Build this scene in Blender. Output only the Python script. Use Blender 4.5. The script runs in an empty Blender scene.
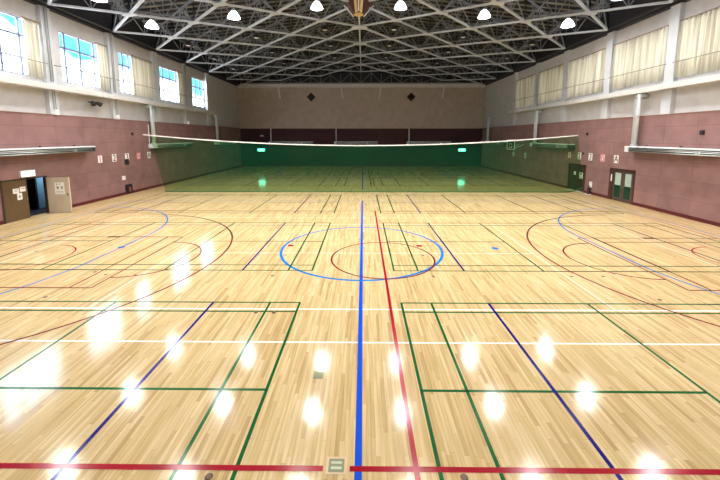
import bpy, math, random
from mathutils import Vector, Matrix
random.seed(7)
SC = bpy.context.scene
COL = SC.collection
PI = math.pi

# ------------------------------------------------------------------ materials
def mat(name, base=(.5,.5,.5), rough=.6, metal=0.0, emit=None, estr=0.0, spec=.5):
    m = bpy.data.materials.new(name); m.use_nodes = True
    b = m.node_tree.nodes['Principled BSDF']
    b.inputs['Base Color'].default_value = (*base, 1)
    b.inputs['Roughness'].default_value = rough
    b.inputs['Metallic'].default_value = metal
    b.inputs['Specular IOR Level'].default_value = spec
    if emit:
        b.inputs['Emission Color'].default_value = (*emit, 1)
        b.inputs['Emission Strength'].default_value = estr
    return m

def noisy(name, c1, c2, scale=(4,4,4), rough=.7, metal=0.0, bump=0.0, detail=4, lo=.35, hi=.65):
    m = mat(name, c1, rough, metal); nt = m.node_tree; N = nt.nodes; L = nt.links
    b = N['Principled BSDF']
    tc = N.new('ShaderNodeTexCoord'); mp = N.new('ShaderNodeMapping'); mp.inputs['Scale'].default_value = scale
    nz = N.new('ShaderNodeTexNoise'); nz.inputs['Detail'].default_value = detail; nz.inputs['Scale'].default_value = 1
    r = N.new('ShaderNodeValToRGB'); r.color_ramp.elements[0].color = (*c1,1); r.color_ramp.elements[1].color = (*c2,1)
    r.color_ramp.elements[0].position = lo; r.color_ramp.elements[1].position = hi
    L.new(tc.outputs['Object'], mp.inputs[0]); L.new(mp.outputs[0], nz.inputs['Vector'])
    L.new(nz.outputs['Fac'], r.inputs[0]); L.new(r.outputs[0], b.inputs['Base Color'])
    if bump:
        bp = N.new('ShaderNodeBump'); bp.inputs['Strength'].default_value = bump; bp.inputs['Distance'].default_value = .02
        L.new(nz.outputs['Fac'], bp.inputs['Height']); L.new(bp.outputs[0], b.inputs['Normal'])
    return m

def wood_floor():
    m = mat('maple_strip_flooring', (.7,.5,.28), .105); nt = m.node_tree; N = nt.nodes; L = nt.links
    b = N['Principled BSDF']
    tc = N.new('ShaderNodeTexCoord')
    def math_(op, a, b=None, c=None):
        n = N.new('ShaderNodeMath'); n.operation = op
        for k, v in enumerate((a, b, c)):
            if v is None: continue
            if isinstance(v, (int, float)): n.inputs[k].default_value = v
            else: L.new(v, n.inputs[k])
        return n.outputs[0]
    sp = N.new('ShaderNodeSeparateXYZ'); L.new(tc.outputs['Object'], sp.inputs[0])
    PW, PL_ = .062, 1.1
    xr = math_('DIVIDE', sp.outputs['X'], PW); row = math_('FLOOR', xr)
    wn = N.new('ShaderNodeTexWhiteNoise'); wn.noise_dimensions = '1D'; L.new(row, wn.inputs['W'])
    yr = math_('ADD', math_('DIVIDE', sp.outputs['Y'], PL_), math_('MULTIPLY', wn.outputs['Value'], 17.3)); seg = math_('FLOOR', yr)
    cb = N.new('ShaderNodeCombineXYZ'); L.new(row, cb.inputs[0]); L.new(seg, cb.inputs[1])
    wn2 = N.new('ShaderNodeTexWhiteNoise'); wn2.noise_dimensions = '2D'; L.new(cb.outputs[0], wn2.inputs['Vector'])
    fx = math_('FRACT', xr); fy = math_('FRACT', yr)
    ex = math_('LESS_THAN', math_('MINIMUM', fx, math_('SUBTRACT', 1, fx)), .022)
    ey = math_('LESS_THAN', math_('MINIMUM', fy, math_('SUBTRACT', 1, fy)), .0018)
    seam = math_('MAXIMUM', ex, ey)
    ramp = N.new('ShaderNodeValToRGB')
    cr = ramp.color_ramp
    cr.elements[0].position = 0; cr.elements[0].color = (.59,.41,.198,1)
    cr.elements[1].position = 1; cr.elements[1].color = (.83,.67,.385,1)
    e = cr.elements.new(.14); e.color = (.70,.525,.262,1)
    e = cr.elements.new(.6); e.color = (.775,.60,.318,1)
    L.new(wn2.outputs['Value'], ramp.inputs[0])
    # grain along the strip
    mg = N.new('ShaderNodeMapping'); mg.inputs['Scale'].default_value = (28, 1.1, 1)
    L.new(tc.outputs['Object'], mg.inputs[0])
    nz = N.new('ShaderNodeTexNoise'); nz.inputs['Scale'].default_value = 1; nz.inputs['Detail'].default_value = 5
    L.new(mg.outputs[0], nz.inputs['Vector'])
    gr = N.new('ShaderNodeValToRGB'); gr.color_ramp.elements[0].color = (.80,.75,.67,1); gr.color_ramp.elements[1].color = (1.04,1.03,1.02,1)
    gr.color_ramp.elements[0].position = .3; gr.color_ramp.elements[1].position = .65
    L.new(nz.outputs['Fac'], gr.inputs[0])
    m1 = N.new('ShaderNodeMix'); m1.data_type = 'RGBA'; m1.blend_type = 'MULTIPLY'; m1.inputs[0].default_value = 1
    L.new(ramp.outputs[0], m1.inputs[6]); L.new(gr.outputs[0], m1.inputs[7])
    m2 = N.new('ShaderNodeMix'); m2.data_type = 'RGBA'; m2.blend_type = 'MULTIPLY'; m2.inputs[0].default_value = 1
    L.new(m1.outputs[2], m2.inputs[6])
    sm = N.new('ShaderNodeMix'); sm.data_type = 'RGBA'; sm.inputs[6].default_value = (1,1,1,1); sm.inputs[7].default_value = (.66,.55,.42,1)
    L.new(seam, sm.inputs[0]); L.new(sm.outputs[2], m2.inputs[7])
    L.new(m2.outputs[2], b.inputs['Base Color'])
    # faint waviness of the lacquer, strip by strip
    nb = N.new('ShaderNodeTexNoise'); nb.inputs['Scale'].default_value = 5; nb.inputs['Detail'].default_value = 2
    L.new(tc.outputs['Object'], nb.inputs['Vector'])
    bp = N.new('ShaderNodeBump'); bp.inputs['Strength'].default_value = .02; bp.inputs['Distance'].default_value = .02
    ad = N.new('ShaderNodeMath'); ad.operation = 'ADD'
    L.new(nb.outputs['Fac'], ad.inputs[0]); L.new(wn2.outputs['Value'], ad.inputs[1])
    L.new(ad.outputs[0], bp.inputs['Height']); L.new(bp.outputs[0], b.inputs['Normal'])
    b.inputs['Specular IOR Level'].default_value = .5
    return m

def panel_wall(name, axis, c1, c2, mortar, zoff=.03, rough=.75):
    """stack-bonded wall blocks 1.9 m x 0.95 m; axis 'y' for the side walls, 'x' for the end wall"""
    m = mat(name, c1, rough); nt = m.node_tree; N = nt.nodes; L = nt.links; b = N['Principled BSDF']
    tc = N.new('ShaderNodeTexCoord'); sp = N.new('ShaderNodeSeparateXYZ'); cb = N.new('ShaderNodeCombineXYZ')
    L.new(tc.outputs['Object'], sp.inputs[0])
    L.new(sp.outputs['Y' if axis == 'y' else 'X'], cb.inputs['X']); L.new(sp.outputs['Z'], cb.inputs['Y'])
    mp = N.new('ShaderNodeMapping'); mp.inputs['Location'].default_value = (-.48, -zoff, 0)
    L.new(cb.outputs[0], mp.inputs[0])
    br = N.new('ShaderNodeTexBrick'); br.offset = 0; br.squash = 1
    br.inputs['Scale'].default_value = 1; br.inputs['Brick Width'].default_value = 1.9; br.inputs['Row Height'].default_value = .95
    br.inputs['Mortar Size'].default_value = .014; br.inputs['Mortar Smooth'].default_value = .3
    br.inputs['Color1'].default_value = (*c1,1); br.inputs['Color2'].default_value = (*c2,1); br.inputs['Mortar'].default_value = (*mortar,1)
    L.new(mp.outputs[0], br.inputs['Vector'])
    nz = N.new('ShaderNodeTexNoise'); nz.inputs['Scale'].default_value = 1.3; nz.inputs['Detail'].default_value = 6
    L.new(tc.outputs['Object'], nz.inputs['Vector'])
    rp = N.new('ShaderNodeValToRGB'); rp.color_ramp.elements[0].color = (.82,.82,.82,1); rp.color_ramp.elements[1].color = (1.1,1.1,1.1,1)
    rp.color_ramp.elements[0].position = .3; rp.color_ramp.elements[1].position = .7
    L.new(nz.outputs['Fac'], rp.inputs[0])
    mx = N.new('ShaderNodeMix'); mx.data_type = 'RGBA'; mx.blend_type = 'MULTIPLY'; mx.inputs[0].default_value = 1
    L.new(br.outputs['Color'], mx.inputs[6]); L.new(rp.outputs[0], mx.inputs[7]); L.new(mx.outputs[2], b.inputs['Base Color'])
    # split-face texture
    n2 = N.new('ShaderNodeTexNoise'); n2.inputs['Scale'].default_value = 16; n2.inputs['Detail'].default_value = 3
    L.new(tc.outputs['Object'], n2.inputs['Vector'])
    bp = N.new('ShaderNodeBump'); bp.inputs['Strength'].default_value = .25; bp.inputs['Distance'].default_value = .02
    L.new(n2.outputs['Fac'], bp.inputs['Height']); L.new(bp.outputs[0], b.inputs['Normal'])
    return m

def net_material():
    m = bpy.data.materials.new('green_divider_netting'); m.use_nodes = True
    nt = m.node_tree; N = nt.nodes; L = nt.links; N.clear()
    out = N.new('ShaderNodeOutputMaterial')
    tr = N.new('ShaderNodeBsdfTransparent'); tr.inputs[0].default_value = (.76,.94,.60,1)
    df = N.new('ShaderNodeBsdfDiffuse'); df.inputs[0].default_value = (.001,.085,.045,1)
    tl = N.new('ShaderNodeBsdfTranslucent'); tl.inputs[0].default_value = (.001,.06,.03,1)
    ad = N.new('ShaderNodeAddShader'); L.new(df.outputs[0], ad.inputs[0]); L.new(tl.outputs[0], ad.inputs[1])
    mx = N.new('ShaderNodeMixShader'); mx.inputs[0].default_value = .28
    L.new(tr.outputs[0], mx.inputs[1]); L.new(ad.outputs[0], mx.inputs[2]); L.new(mx.outputs[0], out.inputs[0])
    return m

def pane_material(name, tint=(1,1,1), refl=.06):
    m = bpy.data.materials.new(name); m.use_nodes = True
    nt = m.node_tree; N = nt.nodes; L = nt.links; N.clear()
    out = N.new('ShaderNodeOutputMaterial')
    tr = N.new('ShaderNodeBsdfTransparent'); tr.inputs[0].default_value = (*tint,1)
    gl = N.new('ShaderNodeBsdfGlossy'); gl.inputs['Roughness'].default_value = .03
    mx = N.new('ShaderNodeMixShader'); mx.inputs[0].default_value = refl
    L.new(tr.outputs[0], mx.inputs[1]); L.new(gl.outputs[0], mx.inputs[2]); L.new(mx.outputs[0], out.inputs[0])
    return m

def curtain_material():
    m = bpy.data.materials.new('cream_curtain_cloth'); m.use_nodes = True
    nt = m.node_tree; N = nt.nodes; L = nt.links; N.clear()
    out = N.new('ShaderNodeOutputMaterial')
    tc = N.new('ShaderNodeTexCoord'); mp = N.new('ShaderNodeMapping'); mp.inputs['Scale'].default_value = (1,7,.15)
    nz = N.new('ShaderNodeTexNoise'); nz.inputs['Scale'].default_value = 1; nz.inputs['Detail'].default_value = 2
    rp = N.new('ShaderNodeValToRGB'); rp.color_ramp.elements[0].color = (.54,.51,.43,1); rp.color_ramp.elements[1].color = (.84,.83,.73,1)  # pleat shade painted into the cloth colour as darker vertical streaks
    rp.color_ramp.elements[0].position = .35; rp.color_ramp.elements[1].position = .6
    L.new(tc.outputs['Object'], mp.inputs[0]); L.new(mp.outputs[0], nz.inputs['Vector']); L.new(nz.outputs['Fac'], rp.inputs[0])
    df = N.new('ShaderNodeBsdfDiffuse'); tl = N.new('ShaderNodeBsdfTranslucent')
    L.new(rp.outputs[0], df.inputs[0]); L.new(rp.outputs[0], tl.inputs[0])
    mx = N.new('ShaderNodeMixShader'); mx.inputs[0].default_value = .12
    L.new(df.outputs[0], mx.inputs[1]); L.new(tl.outputs[0], mx.inputs[2]); L.new(mx.outputs[0], out.inputs[0])
    return m

M = {}
M['floor'] = wood_floor()
M['brick_r'] = panel_wall('mauve_brown_block_wall', 'y', (.295,.162,.152), (.255,.138,.130), (.19,.102,.096))
M['brick_b'] = panel_wall('unlit_toned_block_wall', 'x', (.052,.014,.018), (.042,.011,.014), (.026,.009,.010))  # far-end blocks coloured darker than the side walls, unlit look put into the colour
M['plaster'] = noisy('beige_grey_plaster', (.50,.49,.50), (.56,.55,.56), (2,2,2), .85, bump=.05)
M['plaster_back'] = noisy('taupe_end_wall_plaster', (.44,.36,.31), (.50,.415,.36), (1.5,1.5,1.5), .85, bump=.05)
M['pilaster'] = noisy('pale_pilaster_plaster', (.50,.525,.56), (.56,.585,.62), (2,2,2), .85)
M['cream'] = noisy('cream_painted_trim', (.60,.59,.58), (.66,.65,.64), (3,3,3), .6)
M['dark_band'] = mat('dark_eaves_band', (.02,.02,.03), .8)
M['skirt'] = mat('dark_red_skirting', (.10,.007,.012), .5)
M['deck'] = noisy('roof_deck_boards', (.13,.128,.125), (.30,.28,.235), (1,1,1), .9)
M['purlin'] = mat('dark_roof_purlin', (.035,.035,.038), .7)
M['truss'] = noisy('pale_grey_truss_paint', (.50,.56,.66), (.57,.63,.72), (2,2,2), .55)
M['web'] = mat('grey_truss_web_paint', (.18,.20,.24), .6)
M['frame'] = mat('blue_grey_window_frame', (.13,.17,.36), .45)
M['pane'] = pane_material('clear_window_pane')
M['curtain'] = curtain_material()
M['rail'] = mat('brown_curtain_rail', (.24,.13,.08), .5)
M['bar'] = mat('grey_guard_rail', (.16,.14,.11), .5)
M['white'] = mat('white_paint', (.86,.86,.86), .4)
M['steel'] = mat('galvanised_steel', (.72,.74,.76), .33, .85)
M['steel_dark'] = mat('dark_blue_grey_steel', (.10,.115,.14), .28, .6)
M['steel_pale'] = mat('pale_grey_sheet_metal', (.68,.71,.74), .4)
M['conduit'] = mat('grey_conduit', (.36,.36,.36), .5)
M['duct'] = mat('pale_flue_pipe', (.66,.71,.77), .35, .2)
M['net'] = net_material()
M['rope'] = mat('white_net_rope', (.92,.92,.92), .6)
M['hem'] = mat('dark_green_net_hem', (.02,.12,.035), .7)
M['door_brown'] = noisy('brown_door_paint', (.115,.068,.030), (.13,.078,.036), (2,2,1), .5)
M['door_dark'] = noisy('dark_maroon_door_paint', (.050,.020,.017), (.065,.027,.022), (2,2,1), .45)
M['door_beige'] = noisy('beige_door_paint', (.53,.45,.36), (.58,.50,.40), (2,2,1), .5)
M['door_edge'] = mat('cream_door_edge', (.85,.78,.66), .5)
M['door_frame'] = mat('dark_door_frame', (.045,.022,.02), .5)
M['black'] = mat('black_matt', (.012,.012,.014), .7)
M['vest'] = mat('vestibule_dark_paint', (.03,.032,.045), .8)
M['daylight_door'] = mat('daylight_blue_panel', (.20,.42,.60), .5)  # blue stands in for daylight behind a glass door
M['paper'] = mat('white_paper', (.88,.88,.86), .6)
M['ink'] = mat('dark_ink', (.06,.06,.07), .6)
M['red_ink'] = mat('red_ink', (.60,.04,.05), .6)
M['green_dark_glass'] = mat('dark_green_door_glass', (.008,.05,.03), .08)
M['green_cloth'] = mat('pale_green_door_curtain', (.42,.55,.50), .8)
M['handle'] = mat('chrome_handle', (.8,.8,.8), .2, 1)
M['exit_white'] = mat('exit_sign_white_face', (.9,.95,.92), .4, 0, (.85,1,.93), .55)
M['exit_green'] = mat('exit_sign_green_face', (.05,.7,.5), .4, 0, (.04,.85,.74), 6)
M['exit_figure'] = mat('exit_sign_figure', (.8,1,.95), .4, 0, (.6,1,.9), 5.0)
M['exit_pale_green'] = mat('exit_sign_pale_green', (.45,.75,.62), .5)
M['lamp_on'] = mat('lit_lamp_glass', (1,1,1), .3, 0, (.95,.97,1), 60)
M['lamp_off'] = mat('unlit_lamp_glass', (.92,.93,.95), .25)
M['reflector_off'] = mat('unlit_reflector', (.06,.06,.07), .35, .2)
M['reflector_on'] = mat('glowing_glass_reflector', (.9,.9,.9), .4, 0, (.93,.96,1), 6.0)
M['lamp_body'] = mat('grey_lamp_housing', (.25,.25,.26), .5)
M['speaker'] = mat('black_speaker_cloth', (.018,.012,.012), .9)
M['tan'] = noisy('tan_panel', (.60,.46,.26), (.70,.55,.33), (3,3,1), .5)
M['maroon'] = mat('dark_maroon_panel', (.06,.02,.022), .7)
M['yellow'] = mat('yellow_brass_plate', (.70,.50,.18), .45)
M['brass'] = mat('brass_cap', (.10,.05,.03), .4, .2)
M['olive'] = mat('olive_floor_plate', (.24,.26,.12), .4)
M['extinguisher'] = mat('dark_extinguisher_body', (.05,.018,.02), .3)
M['bb_white'] = mat('backboard_white', (.85,.9,.88), .5)
M['bb_pane'] = pane_material('backboard_pane', (.85,.92,.9), .05)
M['orange'] = mat('orange_hoop', (.7,.18,.03), .5)
for k, c in dict(l_blue=(.006,.085,.68), l_light=(.01,.19,.66), l_navy=(.004,.004,.17), l_red=(.38,.006,.02), l_maroon=(.19,.012,.016),
                 l_green=(.004,.11,.022), l_white=(.93,.93,.92), l_worn=(.84,.77,.64)).items():
    M[k] = mat('floor_paint_' + k[2:], c, .16, spec=.18)

# ------------------------------------------------------------------ mesh builder
class MB:
    def __init__(s): s.v = []; s.f = []; s.m = []; s.smooth = []; s.mi = 0
    def add(s, vs, fs, smooth=False):
        o = len(s.v); s.v += [tuple(v) for v in vs]
        for f in fs: s.f.append(tuple(i+o for i in f)); s.m.append(s.mi); s.smooth.append(smooth)
    def box(s, x0,x1,y0,y1,z0,z1):
        x0,x1 = sorted((x0,x1)); y0,y1 = sorted((y0,y1)); z0,z1 = sorted((z0,z1))
        s.add([(x0,y0,z0),(x1,y0,z0),(x1,y1,z0),(x0,y1,z0),(x0,y0,z1),(x1,y0,z1),(x1,y1,z1),(x0,y1,z1)],
              [(0,3,2,1),(4,5,6,7),(0,1,5,4),(1,2,6,5),(2,3,7,6),(3,0,4,7)])
        return s
    def bar(s, a, b, w, h, up=(0,0,1)):
        a = Vector(a); b = Vector(b); d = (b-a).normalized(); up = Vector(up)
        if abs(d.dot(up)) > .98: up = Vector((0,1,0))
        r = d.cross(up).normalized()*w/2; u = r.cross(d).normalized()*h/2
        s.add([a-r-u,a+r-u,a+r+u,a-r+u,b-r-u,b+r-u,b+r+u,b-r+u],
              [(0,1,2,3),(7,6,5,4),(0,4,5,1),(1,5,6,2),(2,6,7,3),(3,7,4,0)])
        return s
    def tube(s, pts, r, n=8, cap=True):
        pts = [Vector(p) for p in pts]; rings = []
        for i, p in enumerate(pts):
            d = (pts[min(i+1,len(pts)-1)] - pts[max(i-1,0)]).normalized()
            up = Vector((0,0,1)) if abs(d.z) < .9 else Vector((0,1,0))
            a = d.cross(up).normalized(); c = a.cross(d).normalized()
            rr = r[i] if isinstance(r,(list,tuple)) else r
            rings.append([p + (a*math.cos(2*PI*k/n) + c*math.sin(2*PI*k/n))*rr for k in range(n)])
        vs = [v for q in rings for v in q]; fs = []
        for i in range(len(pts)-1):
            for k in range(n): fs.append((i*n+k, i*n+(k+1)%n, (i+1)*n+(k+1)%n, (i+1)*n+k))
        if cap: fs += [tuple(range(n-1,-1,-1)), tuple(range((len(pts)-1)*n, len(pts)*n))]
        s.add(vs, fs, True); return s
    def lathe(s, prof, c=(0,0,0), n=20):
        vs = []; fs = []
        for r, z in prof:
            for k in range(n): vs.append((c[0]+r*math.cos(2*PI*k/n), c[1]+r*math.sin(2*PI*k/n), c[2]+z))
        for i in range(len(prof)-1):
            for k in range(n): fs.append((i*n+k, i*n+(k+1)%n, (i+1)*n+(k+1)%n, (i+1)*n+k))
        s.add(vs, fs, True); return s
    def prism(s, poly, axis, a, b):
        """poly in the plane across axis ('x','y','z'), extruded from a to b"""
        def P(u,v,w): return {'x':(w,u,v),'y':(u,w,v),'z':(u,v,w)}[axis]
        n = len(poly)
        s.add([P(u,v,a) for u,v in poly]+[P(u,v,b) for u,v in poly],
              [tuple(range(n-1,-1,-1)), tuple(range(n,2*n))]+[(i,(i+1)%n,n+(i+1)%n,n+i) for i in range(n)])
        return s
    def build(s, name, material, parent=None, loc=(0,0,0), fix=True):
        me = bpy.data.meshes.new(name); me.from_pydata(s.v, [], s.f)
        for mm in (material if isinstance(material, list) else [material]): me.materials.append(mm)
        me.polygons.foreach_set('material_index', s.m); me.polygons.foreach_set('use_smooth', s.smooth)
        me.update()
        if fix:
            import bmesh
            bm = bmesh.new(); bm.from_mesh(me); bmesh.ops.recalc_face_normals(bm, faces=bm.faces); bm.to_mesh(me); bm.free()
        o = bpy.data.objects.new(name, me); COL.objects.link(o); o.location = loc
        if parent: o.parent = parent
        return o

def tag(o, label=None, cat=None, group=None, kind=None):
    if label: o['label'] = label
    if cat: o['category'] = cat
    if group: o['group'] = group
    if kind: o['kind'] = kind
    return o
def empty(name, loc=(0,0,0), rz=0, parent=None):
    o = bpy.data.objects.new(name, None); COL.objects.link(o); o.location = loc; o.rotation_euler = (0,0,rz)
    o.empty_display_size = .2
    if parent: o.parent = parent
    return o
def copy_tree(o, parent=None):
    c = o.copy(); COL.objects.link(c); c.parent = parent
    for ch in list(o.children): copy_tree(ch, c)
    return c

# ------------------------------------------------------------------ dimensions (metres, measured off the photograph)
W = 17.1; YB = 49.0; YF = -2.0; BT = 5.4; ZE = 11.25
REC = .25; XR = W + REC                   # recessed wall plane above the block cladding
PIL = [0.1, 5.0, 9.85, 14.75, 19.6, 24.5, 29.6, 34.4, 39.3]   # pilaster centres along the side walls
WZ0, WZ1 = 7.42, 10.32

# ------------------------------------------------------------------ floor
fl = MB().box(-W-.3, W+.3, YF-.3, YB+.3, -.3, 0).build('floor', M['floor'])
tag(fl, 'glossy pale maple strip floor painted with coloured court lines', 'floor', kind='structure')

class Lines(MB):
    z = .0012
    def h(s, x0, x1, y, w=.05): s.add([(x0,y-w/2,s.z),(x1,y-w/2,s.z),(x1,y+w/2,s.z),(x0,y+w/2,s.z)], [(0,1,2,3)]); return s
    def vl(s, x, y0, y1, w=.05): s.add([(x-w/2,y0,s.z),(x+w/2,y0,s.z),(x+w/2,y1,s.z),(x-w/2,y1,s.z)], [(0,1,2,3)]); return s
    def arc(s, cx, cy, r, a0, a1, w=.05, n=72):
        vs = []; fs = []
        for i in range(n+1):
            a = math.radians(a0+(a1-a0)*i/n)
            for q in (r-w/2, r+w/2): vs.append((cx+q*math.cos(a), cy+q*math.sin(a), s.z))
        for i in range(n): fs.append((2*i,2*i+1,2*i+3,2*i+2))
        s.add(vs, fs); return s
    def quad(s, x0,x1,y0,y1): s.add([(x0,y0,s.z),(x1,y0,s.z),(x1,y1,s.z),(x0,y1,s.z)],[(0,1,2,3)]); return s
def lines(z): l = Lines(); l.z = z; return l
def fpart(l, name, m, label=None, parent=fl):
    o = l.build(name, M[m], parent, fix=False)
    if label: o['label'] = label
    return o

# tennis court, white (lowest coat)
def tennis(cy, nm):
    t = lines(.0010)
    t.h(-11.9, 11.9, cy-5.485, .05); t.h(-11.9, 11.9, cy-4.115, .055)
    o = fpart(t, 'tennis_court_lines', 'l_white', nm)
    t = lines(.0009)
    t.h(-11.9, 11.9, cy+5.485, .04); t.h(-11.9, 11.9, cy+4.115, .04); t.h(-6.48, 6.48, cy, .04)
    for x in (-11.9, 11.9): t.vl(x, cy-5.485, cy+5.485, .045)
    for x in (-6.48, 6.48): t.vl(x, cy-4.115, cy+4.115, .045)
    fpart(t, 'worn_line', 'l_worn', None, o)
tennis(12.11, 'white tennis court lines in front of the net')
tennis(37.0, 'white tennis court lines beyond the net')

# futsal court, blue
def futsal(cx, cy, nm, far):
    t = lines(.0016); hl = 15.22; hw = 9.66
    t.vl(cx, cy-hw, cy+hw, .095)
    o = fpart(t, 'halfway_line', 'l_blue', nm)
    c = lines(.0017); c.arc(cx, cy, 3.0, 0, 360, .10)
    c.arc(cx, cy, .05, 0, 360, .10, 24); fpart(c, 'center_circle', 'l_light', None, o)
    b = lines(.0015)
    for y in (cy-hw, cy+hw): b.h(cx-hl, cx+hl, y, .05)
    for x in (cx-hl, cx+hl): b.vl(x, cy-hw, cy+hw, .05)
    fpart(b, 'boundary_line', 'l_light', None, o)
    for s in (-1, 1):
        g = cx+s*hl; p = lines(.0018)
        p.vl(g-s*6.0, cy-1.55, cy+1.55, .065)
        if s < 0: p.arc(g, cy+1.55, 6.0, 0, 90, .065); p.arc(g, cy-1.55, 6.0, -90, 0, .065)
        else:     p.arc(g, cy+1.55, 6.0, 90, 180, .065); p.arc(g, cy-1.55, 6.0, 180, 270, .065)
        if s < 0: p.arc(g-s*6.0, cy, .06, 0, 360, .12, 20)
        if s > 0: p.arc(g-s*10.15, cy, .06, 0, 360, .14, 20)
        fpart(p, 'penalty_area_line', 'l_light', None, o)
futsal(.26, 12.70, 'blue futsal court lines in front of the net', False)
futsal(.26, 37.2, 'blue futsal court lines beyond the net', True)

# badminton courts, green, with the navy line across each half
def badminton(y0, where):
    y1 = y0+6.1
    for sx, side in ((-1,'on the window side'), (1,'on the curtain side')):
        g = lines(.0022); xi, xo = 1.295, 14.69
        def X(v): return sx*v
        for x in (xi, xi+.76, xi+4.72, xo-4.72, xo-.76, xo): g.vl(X(x), y0-.02, y1+.02, .056)
        for y in (y0, y0+.46, y1-.46, y1): g.h(min(X(xi),X(xo)), max(X(xi),X(xo)), y, .054)
        for a, b in ((xi, xi+4.72), (xo-4.72, xo)): g.h(min(X(a),X(b)), max(X(a),X(b)), (y0+y1)/2, .054)
        o = fpart(g, 'badminton_court_lines', 'l_green', 'green badminton court lines %s, %s' % (side, where))
        n = lines(.0024)
        for x in (3.51, 12.49): n.vl(X(x), y0, y1, .062)
        fpart(n, 'navy_line', 'l_navy', None, o)
for y0, w in ((2.23,'row nearest the viewer'),(10.45,'middle row'),(18.71,'row just before the net'),(29.32,'first row beyond the net'),(37.55,'last row beyond the net')):
    badminton(y0, w)

# basketball court, red
def basketball(cx, cy, nm):
    hw = 7.69; hl = 14.1; t = lines(.0028)
    for y in (cy-hw, cy+hw):
        if y < 5:
            t.h(cx-hl, -.19, y, .075); t.h(.15, cx+hl, y, .075)
        else: t.h(cx-hl, cx+hl, y, .05)
    for x in (cx-hl, cx+hl): t.vl(x, cy-hw, cy+hw, .05)
    o = fpart(t, 'basketball_court_lines', 'l_red', nm)
    c = lines(.0030); c.vl(cx, cy-hw-.16, cy+hw+.05, .072); fpart(c, 'center_line', 'l_red', None, o)
    c = lines(.0031); c.arc(cx, cy, 1.78, 0, 360, .06); fpart(c, 'center_circle', 'l_maroon', None, o)
    for s in (-1, 1):
        base = cx+s*hl
        k = lines(.0032)
        for y in (cy-2.47, cy+2.47): k.h(min(base, base-s*5.8), max(base, base-s*5.8), y, .05)
        k.vl(base-s*5.8, cy-2.47, cy+2.47, .05); k.vl(base-s*5.17, cy-2.47, cy+2.47, .05)
        k.arc(base-s*5.8, cy, 1.75, 90 if s>0 else -90, 270 if s>0 else 90, .058)
        for y in (cy-2.47, cy+2.47):
            k.quad(base-s*2.85-.26, base-s*2.85+.26, y-.075, y+.075)
        fpart(k, 'free_throw_lane', 'l_maroon', None, o)
        a = lines(.0033); hx = base-s*1.575
        a.arc(hx, cy, 6.78, 90 if s>0 else -90, 270 if s>0 else 90, .065, 120)
        fpart(a, 'three_point_arc', 'l_maroon', None, o)
        q = lines(.0034); q.arc(hx, cy, 1.32, 90 if s>0 else -90, 270 if s>0 else 90, .05)
        fpart(q, 'charge_semicircle', 'l_red', None, o)
basketball(1.0, 11.6, 'red basketball court lines in front of the net')
basketball(1.0, 37.0, 'red basketball court lines beyond the net')
p = lines(.0036); p.quad(-2.61,-2.39,12.86,13.06); p.quad(2.39,2.61,12.86,13.06)
fpart(p, 'red_square_mark', 'l_red')

# floor caps (socket covers) and plates
cap0 = None
caps = [(-2.45,10.03),(2.45,10.03),(-2.46,11.88),(2.46,11.88),(-2.5,15.05),(2.6,14.95),(2.45,14.16),(-.01,15.24),(-.03,18.75),
        (-6.67,10.05),(6.64,10.06),(-7.6,10.07),(7.6,10.07),(-8.08,10.27),(8.08,10.28),(-8.07,8.56),(8.03,8.57),(-11.77,12.18),
        (5.07,16.7),(10.6,16.71),(-1.6,3.79),(1.58,3.81),(-2.26,7.82),(-1.83,7.82),(-5.86,23.4),(5.86,23.4)]
def where(x, y):
    side = 'on the window side' if x < -.3 else ('on the curtain side' if x > .3 else 'on the centre strip')
    return side
cap_lab = ['at the near rim of the blue circle, window side','at the near rim of the blue circle, curtain side',
 'inside the blue circle beside its window-side rim','inside the blue circle beside its curtain-side rim','at the far rim of the blue circle, window side',
 'at the far rim of the blue circle, curtain side','behind the red square of the curtain side','behind the blue circle, beside the blue centre line','where the red centre line starts, farthest up the middle',
 'just inside the big red arc, window side','just inside the big red arc, curtain side','on the red free-throw circle, window side','on the red free-throw circle, curtain side',
 'inside the red lane corner, window side','inside the red lane corner, curtain side','outside the red lane toward the viewer, window side','outside the red lane toward the viewer, curtain side',
 'inside the small red semicircle, window side','beyond the navy line of the middle court, curtain side','inside the blue quarter arc, curtain side',
 'at the bottom picture edge, window side','at the bottom picture edge, curtain side','under the thin green sideline, outer of the pair','under the thin green sideline, inner of the pair',
 'just before the hanging net, window side','just before the hanging net, curtain side']
for (x, y), lb in zip(caps, cap_lab):
    if cap0 is None:
        o = cap0 = MB().lathe([(0,.008),(.036,.008),(.046,.005),(.05,0),(0,0)], n=16).build('floor_socket', M['brass'])
    else:
        o = cap0.copy(); COL.objects.link(o)
    o.location = (x, y, .0037)
    tag(o, 'brass floor socket ' + lb, 'floor socket', 'round floor sockets of the sports posts')
pl = MB(); pl.box(-.09,.09,-.09,.09,0,.004)
pl.box(-.075,.075,-.075,.075,.004,.006)
o = pl.build('floor_plate', M['olive'], loc=(-.47,5.64,.0037)); tag(o, 'square olive floor plate beside the blue centre line', 'floor plate')
pb = empty('floor_box', (-.02,3.95,.0037)); tag(pb, 'square floor socket box set in a gap of the red line', 'floor box')
MB().box(-.13,.13,-.12,.12,0,.003).build('surround', mat('pale_maple_surround', (.74,.56,.33), .3), pb)
MB().box(-.10,.10,-.09,.09,.003,.006).build('lid', M['olive'], pb)
MB().box(-.07,.07,-.055,-.02,.006,.008).box(-.07,.07,.02,.05,.006,.008).build('hand_slot', mat('pale_green_slot', (.55,.62,.42), .4), pb)

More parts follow.
